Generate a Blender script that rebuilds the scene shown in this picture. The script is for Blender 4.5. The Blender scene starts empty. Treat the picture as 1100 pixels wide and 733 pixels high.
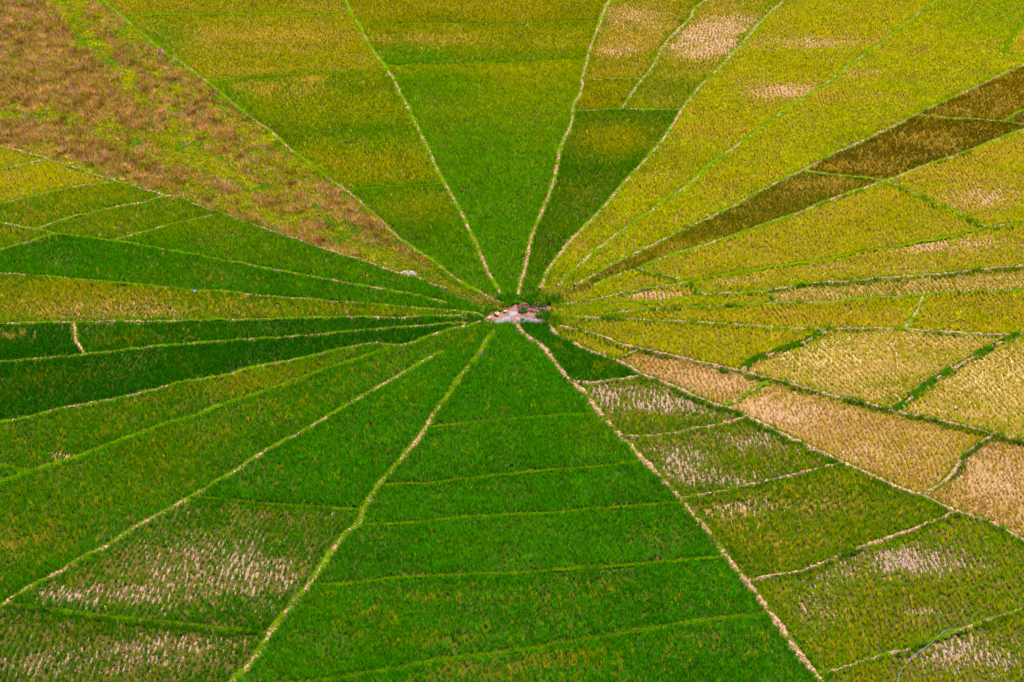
# Spider-web rice paddies seen from a hill
import math
BOX=(-90,-50,1190,800)
def catmull(pts,step=5.0):
    if len(pts)<3:
        P=[pts[0]]+list(pts)+[pts[-1]]
    P=[(2*pts[0][0]-pts[1][0],2*pts[0][1]-pts[1][1])]+list(pts)+[(2*pts[-1][0]-pts[-2][0],2*pts[-1][1]-pts[-2][1])]
    out=[]
    for i in range(1,len(P)-2):
        a,b,c,d=P[i-1],P[i],P[i+1],P[i+2]
        n=max(1,int(round(math.dist(b,c)/step)))
        for k in range(n):
            t=k/n
            out.append(tuple(0.5*(2*b[j]+(c[j]-a[j])*t+(2*a[j]-5*b[j]+4*c[j]-d[j])*t*t+(3*b[j]-a[j]-3*c[j]+d[j])*t**3) for j in (0,1)))
    out.append(tuple(pts[-1]))
    return out
def extend(pts):
    x0,y0,x1,y1=BOX
    for end in (0,-1):
        p=pts[end]; q=pts[1] if end==0 else pts[-2]
        if p[0]<=0 or p[0]>=1100 or p[1]<=0 or p[1]>=733:
            dx,dy=p[0]-q[0],p[1]-q[1]
            ts=[]
            if dx>0: ts.append((x1-p[0])/dx)
            if dx<0: ts.append((x0-p[0])/dx)
            if dy>0: ts.append((y1-p[1])/dy)
            if dy<0: ts.append((y0-p[1])/dy)
            t=min(ts)
            r=(p[0]+dx*t,p[1]+dy*t)
            pts=[r]+pts if end==0 else pts+[r]
    return pts
def build(LINES,HIDDEN,snap=5.0):
    paths={}
    x0,y0,x1,y1=BOX
    paths['box']=catmull([(x0,y0),(x0,y1)],8)[:-1]+catmull([(x0,y1),(x1,y1)],8)[:-1]+catmull([(x1,y1),(x1,y0)],8)[:-1]+catmull([(x1,y0),(x0,y0)],8)
    for k,v in LINES.items(): paths[k]=catmull(extend(list(v)))
    for k,v in HIDDEN.items(): paths[k]=catmull(list(v),3)
    names=list(paths)
    fixed={n:[tuple(p) for p in paths[n]] for n in names}
    for n in names:
        if n in('box','ring'): continue
        for end in (0,-1):
            p=fixed[n][end]; best=None
            onbox=abs(p[0]-x0)<1 or abs(p[0]-x1)<1 or abs(p[1]-y0)<1 or abs(p[1]-y1)<1
            for m in names:
                if m==n: continue
                if onbox != (m=='box'): continue
                for q in fixed[m]:
                    d=math.dist(p,q)
                    if best is None or d<best[0]: best=(d,q,m)
            if best and best[0]<=(snap if m!='box' else 99):
                fixed[n][end]=best[1]
            else: print('loose',n,end,p,best)
    return fixed
def key(p): return (round(p[0]*8),round(p[1]*8))
def seg_x(a,b,c,d):
    r=(b[0]-a[0],b[1]-a[1]); s=(d[0]-c[0],d[1]-c[1])
    den=r[0]*s[1]-r[1]*s[0]
    if abs(den)<1e-9: return False
    t=((c[0]-a[0])*s[1]-(c[1]-a[1])*s[0])/den; u=((c[0]-a[0])*r[1]-(c[1]-a[1])*r[0])/den
    return 1e-4<t<1-1e-4 and 1e-4<u<1-1e-4
def faces(paths):
    V={};adj={}
    E={}
    for n,ps in paths.items():
        for a,b in zip(ps,ps[1:]):
            ka,kb=key(a),key(b)
            if ka==kb: continue
            V.setdefault(ka,a);V.setdefault(kb,b)
            adj.setdefault(ka,set()).add(kb);adj.setdefault(kb,set()).add(ka)
            E[(ka,kb)]=n;E[(kb,ka)]=n
    # prune dangling
    ch=True
    while ch:
        ch=False
        for k in list(adj):
            if len(adj[k])==1:
                o=next(iter(adj[k])); adj[o].discard(k); print('dangling',V[k],E[(k,o)]) if 0 else None
                del adj[k]; ch=True
    order={k:sorted(adj[k],key=lambda o:math.atan2(V[o][1]-V[k][1],V[o][0]-V[k][0])) for k in adj}
    seen=set();out=[]
    for k in adj:
        for o in adj[k]:
            if (k,o) in seen: continue
            loop=[];a,b=k,o
            while (a,b) not in seen:
                seen.add((a,b));loop.append(a)
                L=order[b];i=L.index(a);c=L[(i-1)%len(L)]
                a,b=b,c
            A=sum(V[p][0]*V[q][1]-V[q][0]*V[p][1] for p,q in zip(loop,loop[1:]+loop[:1]))/2
            out.append((A,[V[p] for p in loop],[E[(p,q)] for p,q in zip(loop,loop[1:]+loop[:1])]))
    # pick sign: outer face has the opposite sign to the others
    sg=[1 if f[0]>0 else -1 for f in out]
    s=1 if sum(sg)>0 else -1
    return [f for f in out if f[0]*s>20]
def split_cross(paths):
    S=[(a,b,n,i) for n,ps in paths.items() for i,(a,b) in enumerate(zip(ps,ps[1:]))]
    ins={}
    for i in range(len(S)):
        a,b,n,ia=S[i]
        for j in range(i+1,len(S)):
            c,d,m,ja=S[j]
            if n==m: continue
            if max(a[0],b[0])<min(c[0],d[0]) or max(c[0],d[0])<min(a[0],b[0]) or max(a[1],b[1])<min(c[1],d[1]) or max(c[1],d[1])<min(a[1],b[1]): continue
            r=(b[0]-a[0],b[1]-a[1]); s=(d[0]-c[0],d[1]-c[1]); den=r[0]*s[1]-r[1]*s[0]
            if abs(den)<1e-9: continue
            t=((c[0]-a[0])*s[1]-(c[1]-a[1])*s[0])/den; u=((c[0]-a[0])*r[1]-(c[1]-a[1])*r[0])/den
            if -1e-6<=t<=1+1e-6 and -1e-6<=u<=1+1e-6:
                p=(a[0]+t*r[0],a[1]+t*r[1])
                ins.setdefault((n,ia),[]).append((t,p)); ins.setdefault((m,ja),[]).append((u,p))
    out={}
    for n,ps in paths.items():
        q=[]
        for i,p in enumerate(ps[:-1]):
            q.append(p)
            for t,x in sorted(ins.get((n,i),[])): q.append(x)
        q.append(ps[-1]); out[n]=q
    return out
# name: (kind, points in the traced plan)
LINES = {
'L1':[(108,0),(130,19),(150,35),(172,54),(197,71),(225,92),(250,112),(272,130),(292,143),(307,158),(322,169),(337,181),(352,193),(370,205),(387,219),(410,240),(425,254),(437,264),(460,279),(480,294),(500,308),(514,315),(526,322),(537,327),(547,330)],
'L2':[(134,20),(175,17),(275,16),(340,15.5),(377,15)],
'L3':[(371,0),(377,15),(387,30),(397,50),(407,65),(420,82),(430,102),(440,120),(450,142),(460,162),(469,183),(480,203),(492,225),(505,250),(516,275),(525,295),(537,317)],
'C1':[(222,90),(250,86),(275,84),(312,81),(362,79.5),(417,79)],
'C2':[(370,205),(400,203),(435,201),(479,199)],
'C3':[(384,27),(450,27),(550,27),(625,24),(645,24)],
'C4':[(411,72),(450,72),(500,71),(550,69.5),(587,67),(630,65.5)],
'L4':[(656,0),(649,12),(642,32),(634,52),(630,70),(626,85),(624,100),(616,115),(615,130),(607,150),(601,165),(598,183),(590,210),(580,233),(570,258),(565,283),(559,303),(557,319)],
'L5':[(761,0),(747,10),(740,22),(725,37),(715,47),(707,62),(700,75),(690,86),(680,100),(667,119)],
'C5':[(626,87),(650,87),(690,86)],
'C6':[(616,121),(640,120),(667,119),(700,119.5),(732,120)],
'L6':[(845,0),(825,17),(800,45),(775,72),(752,95),(732,120),(720,140),(705,160),(684,183),(662,208),(645,228),(625,248),(610,263),(597,280),(587,295),(580,312)],
'L7':[(1009,0),(975,25),(950,45),(912,72),(875,100),(840,122),(821,137),(800,152),(765,177),(737,202),(720,214),(687,237),(677,243),(650,263),(625,283),(610,297),(600,309)],
'L8':[(1100,71),(1075,82),(1050,94),(1030,104),(1000,117),(975,130),(950,142),(925,154),(895,167),(867,182),(822,204),(790,222),(765,234),(735,248),(705,263),(680,275),(660,285),(637,298),(617,308)],
'L9':[(1100,141),(1075,150),(1050,160),(1025,169),(985,183),(957,194),(947,197),(925,205),(895,215),(860,229),(825,242),(800,250),(775,259),(740,270),(710,280),(690,289),(660,299),(637,308)],
'C7':[(863,186),(900,190),(930,193),(955,195)],
'C8':[(985,125),(1015,128),(1050,130),(1077,132),(1100,135)],
'C9':[(1077,132),(1100,120)],
'C10':[(1100,27),(1090,37),(1080,54),(1078,58)],
'C11':[(1078,58),(1100,61)],
'L10':[(950,195),(970,204),(995,215),(1025,229),(1042,238),(1062,245),(1077,244),(1100,242)],
'L11':[(1062,245),(1025,255),(980,263),(945,269),(912,275),(875,282),(837,287),(790,294),(735,304)],
'L12':[(686,291),(710,297),(722,300),(735,305),(747,310),(757,319)],
'L13':[(757,319),(787,317),(822,314),(850,310),(887,305),(925,303),(950,300),(1000,297),(1050,292),(1100,287)],
'C12':[(822,314),(828,320),(835,328)],
'L15':[(608,328),(630,325),(650,321),(687,314),(710,310),(735,305)],
'L16':[(605,333),(637,332),(670,328),(700,327),(725,323),(757,319)],
'L17':[(655,338),(690,335),(725,333),(770,331),(825,328),(875,327),(925,323),(980,320),(1000,318),(1050,315),(1100,314)],
'L18':[(612,342),(637,343),(662,344),(700,346),(750,348),(825,353),(887,356),(912,355),(962,355),(1000,358),(1075,362),(1100,362)],
'C13':[(991,319),(987,333),(977,347),(970,355)],
'L20':[(601,352),(625,357),(640,362),(652,365),(665,371),(685,376),(697,379),(725,385),(757,392),(787,398),(825,408),(840,412),(875,422),(912,431),(950,441),(1000,452),(1037,460),(1067,468),(1100,478)],
'L21':[(590.5,351),(592,355.5),(599,363),(609,368),(625,375),(650,385),(670,393),(692,405),(725,417),(755,431),(780,440),(800,448),(825,460),(850,473),(887,491),(907,500),(937,513),(965,526),(995,536),(1022,549),(1050,558),(1075,569),(1100,582)],
'C14':[(657,388),(672,384),(687,377)],
'C15':[(776,438),(800,427),(829,409)],
'C16':[(796,400),(810,389),(825,383),(847,375),(865,368),(890,356)],
'C17':[(1092,362),(1062,376),(1037,390),(1012,405),(995,417),(975,432),(960,443)],
'C18':[(1067,468),(1042,485),(1030,498),(1020,513),(1005,526),(988,534)],
'C19':[(614,412),(637,413),(662,410),(692,405)],
'C20':[(668,472),(710,469),(737,465),(775,457),(802,449)],
'C21':[(731,537),(762,532),(787,527),(825,519),(857,511),(905,500)],
'C22':[(803,627),(825,622),(857,616),(900,600),(950,581),(1000,564),(1027,551)],
'C23':[(1100,656),(1062,668),(1015,684),(975,699),(925,714),(900,721),(876,726)],
'L22':[(554,351),(565,361),(576,370),(585,377),(597,393),(612,410),(625,421),(642,443),(662,466),(687,491),(712,518),(732,538),(742,551),(760,572),(775,592),(800,624),(823,655),(842,679),(855,700),(875,725),(881,733)],
'D1':[(460,461),(500,456),(550,452),(600,448),(644,446)],
'D2':[(409,522),(455,521),(500,516),(550,511),(600,506),(650,502),(692,497)],
'D3':[(385,565),(438,564),(475,560),(513,557),(550,555),(600,552),(655,547),(735,542)],
'D4':[(332,630),(375,629),(425,623),(475,620),(550,617),(613,613),(675,609),(738,603),(780,600)],
'D5':[(320,735),(353,732),(388,726),(425,720),(475,710),(550,702),(613,691),(675,681),(738,671),(800,663),(828,661)],
'L24':[(530,358),(522,369),(515,381),(497,403),(482,426),(462,453),(445,478),(425,503),(407,523),(390,549),(385,564),(370,577),(352,602),(330,632),(307,659),(290,684),(275,707),(251,733)],
'L25':[(476,380),(455,390),(425,407),(400,422),(375,436),(350,451),(325,466),(300,478),(275,493),(240,516),(212,532),(182,549),(150,566),(118,587),(92,600),(62,617),(32,633),(0,654)],
'L26':[(512,349),(497,353),(475,359),(457,365),(445,370),(432,373),(415,372),(400,371),(380,375),(350,381),(325,387),(300,392),(272,397),(237,406),(200,412),(175,418),(137,428),(100,435),(62,442),(32,450),(0,456)],
'L27':[(425,373),(387,386),(350,398),(312,412),(275,425),(237,437),(212,447),(175,458),(137,472),(100,486),(75,495),(32,508),(0,520)],
'C30':[(0,501),(15,504),(32,508)],
'C31':[(210,535),(240,539),(275,542),(325,546),(387,549)],
'C32':[(8,650),(47,656),(70,659),(100,663),(150,668),(200,673),(275,681),(290,684)],
'L28':[(0,391),(37,388),(92,383),(137,378),(175,374),(225,370),(275,366),(335,362),(362,360),(412,355),(455,352),(500,348)],
'L29':[(0,350),(80,348),(175,347),(275,345),(375,343),(425,343),(450,342),(500,341)],
'C33':[(81,348),(80,358),(81,366),(85,373),(92,383)],
'L30':[(0,296),(50,299),(87,303),(137,307),(200,313),(250,316),(275,319),(325,323),(375,327),(425,331),(475,335),(515,339)],
'L31':[(0,241),(25,246),(50,251),(65,254),(95,257),(120,261),(150,265),(200,274),(237,281),(275,288),(325,297),(375,306),(425,315),(450,320),(480,328)],
'L32':[(0,159),(25,165),(52,173),(80,182),(105,190),(135,199),(160,207),(177,212),(195,215),(225,227),(250,235),(275,244),(307,255),(347,269),(380,279),(412,290),(430,295),(447,300),(465,307),(480,312)],
'C34':[(0,184),(9,182),(30,177),(52,173)],
'C35':[(0,222),(25,215),(50,209),(77,203),(94,201),(117,198),(133,198)],
'C36':[(177,212),(150,220),(125,224),(87,233),(67,238),(36,248)],
'C37':[(120,261),(150,252),(185,243),(217,235),(237,231)],
'C38':[(0,270),(25,263),(47,257),(60,253)],
}
# hidden closures between the fading ends and the hub: field edges without a bund
HIDDEN = {
'ring':[(519,344),(528,338),(541,335),(547,330),(556,326),(572,325),(588,326),(592,334),(592,343),(590,349),(575,348),(554,349),(545,348),(530,348),(519,344)],
'h3':[(537,317),(545,329)],
'h4':[(557,319),(557,326)],
'h6':[(580,312),(574,325)],
'h7':[(600,309),(586,326)],
'h8':[(617,308),(600,318),(588,326)],
'h9':[(637,308),(610,319),(589,329)],
'h15':[(608,328),(591,331)],
'h16':[(605,333),(592,335)],
'h17':[(655,338),(592,338)],
'h18':[(612,342),(592,341)],
'h20':[(601,352),(592,345)],
'h24':[(530,358),(538,348)],
'h25':[(476,380),(495,381),(515,381)],
'h26':[(512,349),(521,346)],
'h28':[(500,348),(519,345)],
'h29':[(500,341),(518,343.5)],
'h30':[(515,339),(524,341)],
'h31':[(480,328),(500,333),(527,338)],
'h32':[(480,312),(510,324),(541,334)],
}
EXPOSURE = 1.22
GROUPS = {'P': 'bare earth bunds radiating across the paddies', 'M': 'patchy earth and grass bunds', 'G': 'thin grassy bunds crossing the wedges', 'V': 'overgrown weedy bunds'}
# style, width factor, shade-darkened grass on the near flank, label
BUNDS = {
'L1':('M',.9,0,'long brown bund along the steep edge of the fallow field'),
'L2':('G',1,0,'thin pale crosswise bund nearest the far end of the fallow field edge'),
'L3':('M',1,0,'gently bending earth bund between the two far bright green wedges'),
'C1':('G',1,0,'grassy crosswise bund under the pinkish straw patch'),
'C2':('G',.8,0,'faint grassy cross bund nearest the hub beside the fallow tip'),
'C3':('G',.8,0,'faint yellowish cross bund at the far end of the central wedge'),
'C4':('G',.6,0,'second faint cross bund down the central far wedge'),
'L4':('P',.9,0,'winding pale bund with a whitish slab on it'),
'L5':('P',.8,0,'curving pale bund between two straw pink far plots'),
'C5':('M',.8,0,'short cross bund ending in a whitish slab'),
'C6':('M',.8,0,'level cross bund above the dark olive wedge'),
'L6':('P',.85,0,'long smooth pale bund beside the dark olive wedge'),
'L7':('M',.95,0,'half overgrown bund dividing the two big golden green wedges'),
'L8':('P',.8,0,'pale bund along the upper edge of the brownish dark strip'),
'L9':('M',.85,0,'pale bund along the lower edge of the brownish dark strip'),
'C7':('M',.8,0,'short cross bund in the middle of the brownish strip'),
'C8':('M',.8,0,'cross bund near the far end of the brownish strip'),
'C9':('M',.8,0,'stub of bund joining the far cross bund of the brownish strip'),
'C10':('G',1.2,0,'short bent grassy bund in the far corner plot'),
'C11':('G',1.1,.4,'dark level bund stub below the bent grassy bund'),
'L10':('M',1.0,1,'bund with a thick dark green flank leaving the brown strip corner'),
'L11':('G',.7,0,'faint grassy bund above the long straw patch'),
'L12':('M',1.1,.9,'short dark flanked bund closing the pinkish wedge near the hub'),
'L13':('P',1,.7,'tan bund running level from the dark flanked corner'),
'C12':('P',.8,0,'tiny slanting bund between two long level bunds'),
'L15':('P',.6,0,'narrow brown bund above the small pinkish wedge'),
'L16':('G',.9,0,'yellowish thin bund below the small pinkish wedge'),
'L17':('M',.9,.4,'long level bund third below the brown strip'),
'L18':('P',1.05,.5,'long brown bund sagging gently across golden plots'),
'C13':('P',.9,0,'short bent bund linking two long level bunds'),
'L20':('P',1.25,.9,'tan bund with dark flank above the straw pink plots'),
'L21':('P',1.35,.9,'thick tan bund with dark flank dividing straw plots from green plots'),
'C14':('P',.9,0,'short tan bund closing the narrow tip of the straw plot'),
'C15':('M',.8,0,'short faint bund between the two straw pink plots'),
'C16':('V',.8,0,'weedy green bund beside the pale yellow plot'),
'C17':('V',.8,0,'weedy dark bund between two pale yellow plots'),
'C18':('P',1,.5,'curved pale bund across the pinkish plots'),
'C19':('P',.9,0,'pale cross bund next to the grey stake'),
'C20':('P',.9,0,'pale cross bund below the plot with pinkish mud nearest the hub'),
'C21':('P',.9,.2,'pale cross bund below the plot with the whitest mud patch'),
'C22':('P',1.05,.6,'pale slanting cross bund above the large speckled plot'),
'C23':('M',.9,.5,'slanting cross bund where the hose lies'),
'L22':('P',1.55,0,'long bare pinkish bund along the bright green central wedge'),
'D1':('G',.8,0,'first yellowish cross bund below the hub in the bright central wedge'),
'D2':('G',.9,0,'second yellowish cross bund in the bright central wedge'),
'D3':('G',.7,0,'third and faintest cross bund in the bright central wedge'),
'D4':('G',.9,0,'fourth yellowish cross bund in the bright central wedge'),
'D5':('G',1.5,0,'wide lime green cross bund at the near end of the central wedge'),
'L24':('M',1.0,0,'brown and lime bund on the shaded side of the central wedge'),
'L25':('M',.85,0,'straight lime edged bund above the muddy patched plot'),
'L26':('M',.8,0,'long wavy bund under the darkest green plot'),
'L27':('G',1.3,0,'broad lime green grassy bund crossing the near fields'),
'C30':('G',1.3,0,'short lime bund joining the broad lime bund'),
'C31':('G',.7,.3,'thin dark edged cross bund between green plots'),
'C32':('G',1.3,.6,'dark flanked grassy bund below the muddy patched plot'),
'L28':('M',.8,0,'level yellowish bund above the darkest green plot'),
'L29':('M',.8,0,'straight level bund under the yellow speckled wedge'),
'C33':('P',1.0,0,'short pinkish path crossing between two level bunds'),
'L30':('M',.8,.5,'level bund over the yellow speckled wedge'),
'L31':('M',.8,0,'dotted bund below the four slanting small plots'),
'L32':('P',.85,0,'pinkish bund along the lower edge of the fallow field'),
'C34':('P',.7,0,'uppermost slanting short bund under the fallow field'),
'C35':('M',.8,0,'second slanting short bund under the fallow field'),
'C36':('M',.8,0,'third slanting short bund from the kink of the pinkish bund'),
'C37':('M',.7,0,'fourth slanting short bund, ending mid slope'),
'C38':('M',.8,0,'slanting short bund below the dotted bund'),
}
# seed x, y, palette, options (p: patches of bare b, yellow y, green g, straw s), label
FIELDS = [
(84,95,'FALLOW',{}, 'wide fallow field of brown weeds and lime grass'),
(565,337,'HUB',{}, None),
(8,172,'Y',{}, 'tiny yellow green corner plot under the fallow field'),
(26,196,'Y',{'p':[('s',12,190,25,6,.6)]}, 'small yellowish plot with a straw streak under the fallow field'),
(20,227,'M',{'y':.3,'p':[('Y',80,205,60,14,.4)]}, 'green plot between the second and third slanting bunds under the fallow field'),
(120,243,'M',{'y':.2,'p':[('Y',110,240,60,10,.2)]}, 'slanting mid green plot touching the kink of the pinkish bund'),
(225,257,'W',{'p':[('Y',225,245,70,14,.3)]}, 'long green wedge just under the pinkish bund'),
(9,255,'M',{}, 'tiny green triangle below the dotted bund'),
(124,283,'W',{'g':(.055,.205,.001),'y':.04}, 'long even green wedge above the level bund'),
(36,323,'M',{'y':.40,'soil':'dry','a':-18,'p':[('Y',60,315,110,14,.35),('b',110,334,100,9,.6),('s',110,334,100,10,.9),('y',60,315,90,10,.5)]}, 'yellow speckled wedge with pinkish stubble rows'),
(17,370,'D',{'p':[('s',8,362,22,4,1.0)]}, 'small dark green plot cut off by the short pinkish path'),
(102,367,'W',{'g':(.030,.15,.001),'p':[('y',150,368,60,6,.5)]}, 'slim deep green wedge beyond the short pinkish path'),
(35,420,'D',{'p':[('y',50,405,60,10,.5)]}, 'darkest green wedge of the pattern'),
(31,479,'W',{'y':.24,'g':(.075,.215,.001),'p':[('Y',300,405,90,14,.3),('y',240,420,60,16,.6),('b',68,492,16,4,1.1)]}, 'yellow flecked green wedge above the broad lime bund'),
(5,508,'W',{}, 'tiny green triangle inside the fork of lime bunds'),
(61,560,'W',{'y':.12,'p':[('y',30,580,60,25,.45),('s',8,580,12,10,.35),('y',330,430,60,20,.4)]}, 'long green wedge below the broad lime bund'),
(358,500,'V',{'y':.07,'p':[('y',310,460,30,10,.2)]}, 'even bright green plot beside the brown and lime bund'),
(225,607,'L',{'y':.18,'s':.06,'g':(.055,.20,.001),'p':[('b',232,610,70,30,1.25),('s',215,612,80,26,.45),('b',130,640,60,10,.8),('b',60,640,30,8,.7),('b',300,640,30,14,.7)]}, 'green plot with a large pinkish mud patch'),
(51,696,'L',{'y':.20,'s':.08,'g':(.055,.17,.001),'p':[('b',150,705,70,14,1.2),('b',60,715,50,12,1.0),('b',210,690,50,10,.8),('s',120,705,90,18,.4)]}, 'dull green plot with mud streaks, lowest beside the central wedge'),
(544,411,'V',{'p':[('y',590,440,20,5,.5)]}, 'top triangle of the bright green central wedge touching the hub'),
(521,484,'V',{'p':[('y',500,492,14,5,.5)]}, 'second plot of the bright green central wedge'),
(681,523,'V',{'a':6}, 'third plot of the bright green central wedge'),
(636,580,'V',{'p':[('y',700,575,20,6,.8)]}, 'fourth plot of the bright green central wedge'),
(402,674,'V',{'y':.07,'a':8,'p':[('y',480,645,60,4,1.1),('y',500,690,70,8,.6),('y',620,640,60,12,.5),('y',400,665,30,12,.5)]}, 'wide fifth plot of the central wedge with orange flecked rows'),
(801,697,'V',{'y':.09,'p':[('y',600,712,70,14,.8),('y',500,722,40,8,.9)]}, 'lowest plot of the bright green central wedge'),
(622,394,'V',{'g':(.03,.16,.002),'y':.12,'p':[('y',650,395,12,6,.6)]}, 'bright green triangle between the pinkish and tan bunds'),
(688,439,'L',{'y':.30,'s':.08,'g':(.13,.235,.001),'p':[('b',680,428,55,13,1.2),('b',720,437,30,8,.9),('b',648,425,14,9,1.0),('b',760,445,30,6,.6),('g',700,462,60,6,.5)]}, 'small plot with scattered pinkish mud, next below the stake'),
(781,492,'L',{'y':.30,'s':.08,'g':(.13,.235,.001),'p':[('b',735,492,22,9,1.7),('b',720,505,30,14,1.0),('b',780,515,50,9,.9),('b',810,475,50,12,.8),('b',700,488,24,8,.7),('g',770,528,40,5,.6)]}, 'plot with the whitest wet mud patch'),
(831,569,'M',{'y':.35,'s':.09,'soil':'dry','g':(.145,.24,.001),'p':[('b',775,552,30,8,.8),('b',830,545,60,8,.5),('g',960,535,50,8,.6),('g',820,600,50,8,.4)]}, 'green plot with few bare flecks, above the large speckled plot'),
(934,650,'L',{'y':.35,'s':.05,'g':(.17,.27,.001),'p':[('b',985,600,36,14,1.4),('b',930,610,60,14,.9),('b',880,650,25,22,.8),('b',985,658,16,5,1.0),('b',1060,608,40,6,.5),('s',1020,600,20,12,.4)]}, 'largest speckled green plot with a white mud patch'),
(1065,704,'L',{'y':.40,'s':.10,'g':(.19,.27,.001),'p':[('b',1040,695,50,16,1.1),('b',1080,715,40,12,1.0),('b',1010,715,20,12,.8)]}, 'straw flecked plot into which the hose runs'),
(653,376,'Y',{'y':.5,'s':.15}, 'small golden green plot closed by a short tan bund'),
(771,416,'R',{'p':[('b',770,412,70,14,.8),('s',720,400,60,14,.6)]}, 'pinkish straw coloured plot nearest the hub'),
(962,482,'R',{'g':(.34,.28,.006),'y':.5,'s':.35,'p':[('Y',1020,485,60,26,.6),('b',840,440,50,16,1.2),('b',930,490,40,10,.7),('s',870,460,60,20,.8),('y',1010,480,40,25,.5)]}, 'large straw coloured plot fading from pink to yellow'),
(1065,516,'R',{'y':.3,'s':.45,'p':[('b',1060,510,60,30,.8)]}, 'pinkish brown plot beyond the curved pale bund'),
(788,374,'Y',{'y':.45,'p':[('s',850,362,50,4,.4)]}, 'golden green wedge bounded by a weedy bund'),
(951,399,'T',{'a':20,'p':[('b',880,380,50,14,.7),('s',900,385,70,18,.5),('g',960,430,10,4,.9)]}, 'pale yellow plot between two weedy bunds'),
(1060,422,'T',{'a':20,'p':[('b',1060,400,50,30,.5)]}, 'pale yellow plot of slanting straw rows'),
(959,339,'Y',{'y':.5,'s':.22,'a':12}, 'long golden wedge above the sagging brown bund'),
(1064,338,'Y',{'y':.5,'s':.3,'a':12}, 'golden plot beyond the short bent bund'),
(1091,300,'T',{'g':(.2,.22,.004),'s':.35,'a':14}, 'narrow pale golden strip between level bunds'),
(797,323,'Y',{'y':.4}, 'thin golden green sliver pointing at the hub'),
(729,314,'Y',{'soil':'dry','s':.3,'p':[('b',705,318,28,5,2.0),('s',705,318,30,5,.8)]}, 'tiny wedge with pinkish bare soil near the hub'),
(681,304,'Y',{'y':.35}, 'small golden wedge under the brown strip tip'),
(1052,269,'Y',{'s':.22,'soil':'dry','p':[('b',1000,263,70,8,1.4),('s',1000,264,70,6,.9),('b',800,302,30,4,.9),('b',930,290,90,7,.6)]}, 'long golden wedge with a pinkish straw streak'),
(942,232,'Y',{'y':.45,'s':.2}, 'golden green wedge below the brownish strip'),
(1061,202,'Y',{'s':.35,'soil':'dry','p':[('b',1050,214,40,14,1.2),('s',1050,212,40,14,.7),('s',1080,170,40,12,.4)]}, 'golden plot with straw patch beyond the dark flanked bund'),
(845,214,'B',{'g':(.13,.125,.001),'p':[('Y',720,262,50,14,.35),('s',890,200,30,5,.7)]}, 'narrow inner part of the brownish dark strip'),
(992,155,'B',{'p':[('s',920,180,60,6,.5),('s',1010,150,60,5,.4)],'g':(.13,.09,.001),'s':.14}, 'middle part of the brownish dark strip'),
(1079,106,'B',{'g':(.15,.10,.001),'s':.2}, 'outermost part of the brownish dark strip'),
(1097,128,'B',{}, 'tiny brownish corner plot at the strip end'),
(1033,44,'Y',{'y':.38,'s':.06,'g':(.36,.39,.001),'p':[('G',1080,15,60,24,.35),('b',905,78,40,6,.6),('s',905,80,50,9,.9),('s',930,60,30,8,.6),('s',880,105,20,8,.7),('s',940,105,60,4,.3),('g',1060,15,60,20,.4),('y',800,190,120,25,.5)]}, 'broad golden green wedge above the brownish strip'),
(1094,49,'Y',{'s':.3}, 'small golden plot inside the bent grassy bund'),
(844,67,'Y',{'y':.42,'s':.12,'soil':'dry','p':[('b',848,100,40,8,1.4),('s',850,100,44,9,1.0),('b',860,47,64,7,1.1),('s',860,47,60,5,.8),('g',700,230,60,50,.25)]}, 'golden green wedge beside the long smooth pale bund'),
(768,35,'Y',{'g':(.21,.27,.001),'soil':'dry','s':.2,'p':[('b',755,48,36,14,2.2),('s',755,48,36,14,1.1),('b',790,26,36,8,1.8),('s',775,12,40,14,.7),('g',720,100,40,16,.8),('g',800,50,20,12,.7)]}, 'far plot with the brightest pinkish straw patch'),
(680,34,'Y',{'g':(.22,.25,.001),'soil':'dry','s':.3,'p':[('b',680,22,40,14,.9),('s',675,30,40,18,.9),('b',665,55,24,7,.9)]}, 'far plot of mixed green and straw beside the winding bund'),
(650,103,'O',{'y':.45}, 'small olive plot between two short cross bunds'),
(643,166,'O',{'g':(.08,.185,.001),'y':.14,'s':.01,'p':[('Y',655,150,42,14,.6),('y',655,150,50,18,.6)]}, 'dark olive green wedge pointing down to the hub'),
(490,12,'O',{'g':(.24,.25,.001),'y':.45,'p':[('s',480,10,90,6,.3)]}, 'golden olive plot at the far end of the central wedge'),
(446,50,'O',{'g':(.25,.28,.001),'p':[('G',500,78,220,16,.7),('G',440,60,40,10,.5),('b',440,44,45,3,.5),('s',460,43,60,4,.9),('s',560,50,60,4,.3),('g',540,62,90,6,.5)]}, 'olive plot with dark bands between the faint cross bunds'),
(530,146,'M',{'g':(.13,.27,.0010),'y':.10,'s':.0,'p':[('Y',530,72,130,16,.7),('Y',590,105,60,30,.4),('Y',500,115,50,20,.25),('G',480,90,40,10,.5),('G',530,250,80,90,.9)]}, 'tall green wedge standing above the hub'),
(160,8,'Y',{'s':.22,'g':(.27,.28,.001)}, 'far straw tinted strip beyond the thin pale cross bund'),
(273,51,'Y',{'s':.14,'g':(.27,.29,.001),'p':[('G',175,50,30,22,.6),('s',300,38,60,8,.9),('s',230,50,50,15,.5),('g',175,45,25,20,.5)]}, 'golden olive plot with straw flecks'),
(371,136,'M',{'y':.30,'g':(.19,.265,.0010),'p':[('G',250,110,18,20,.7),('G',400,150,50,14,.5),('Y',370,180,70,14,.4),('s',328,87,22,4,1.3),('s',295,98,40,7,1.0),('g',400,142,60,6,.9),('g',300,150,40,10,.5),('y',380,175,60,14,.6),('y',345,118,60,12,.5)]}, 'mottled green plot with a pinkish straw patch'),
(456,233,'W',{'g':(.10,.235,.0010),'y':.15,'p':[('Y',450,225,50,16,.35),('G',510,290,50,30,.8)]}, 'green wedge tip between the fallow field and the tall wedge'),
]
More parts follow.
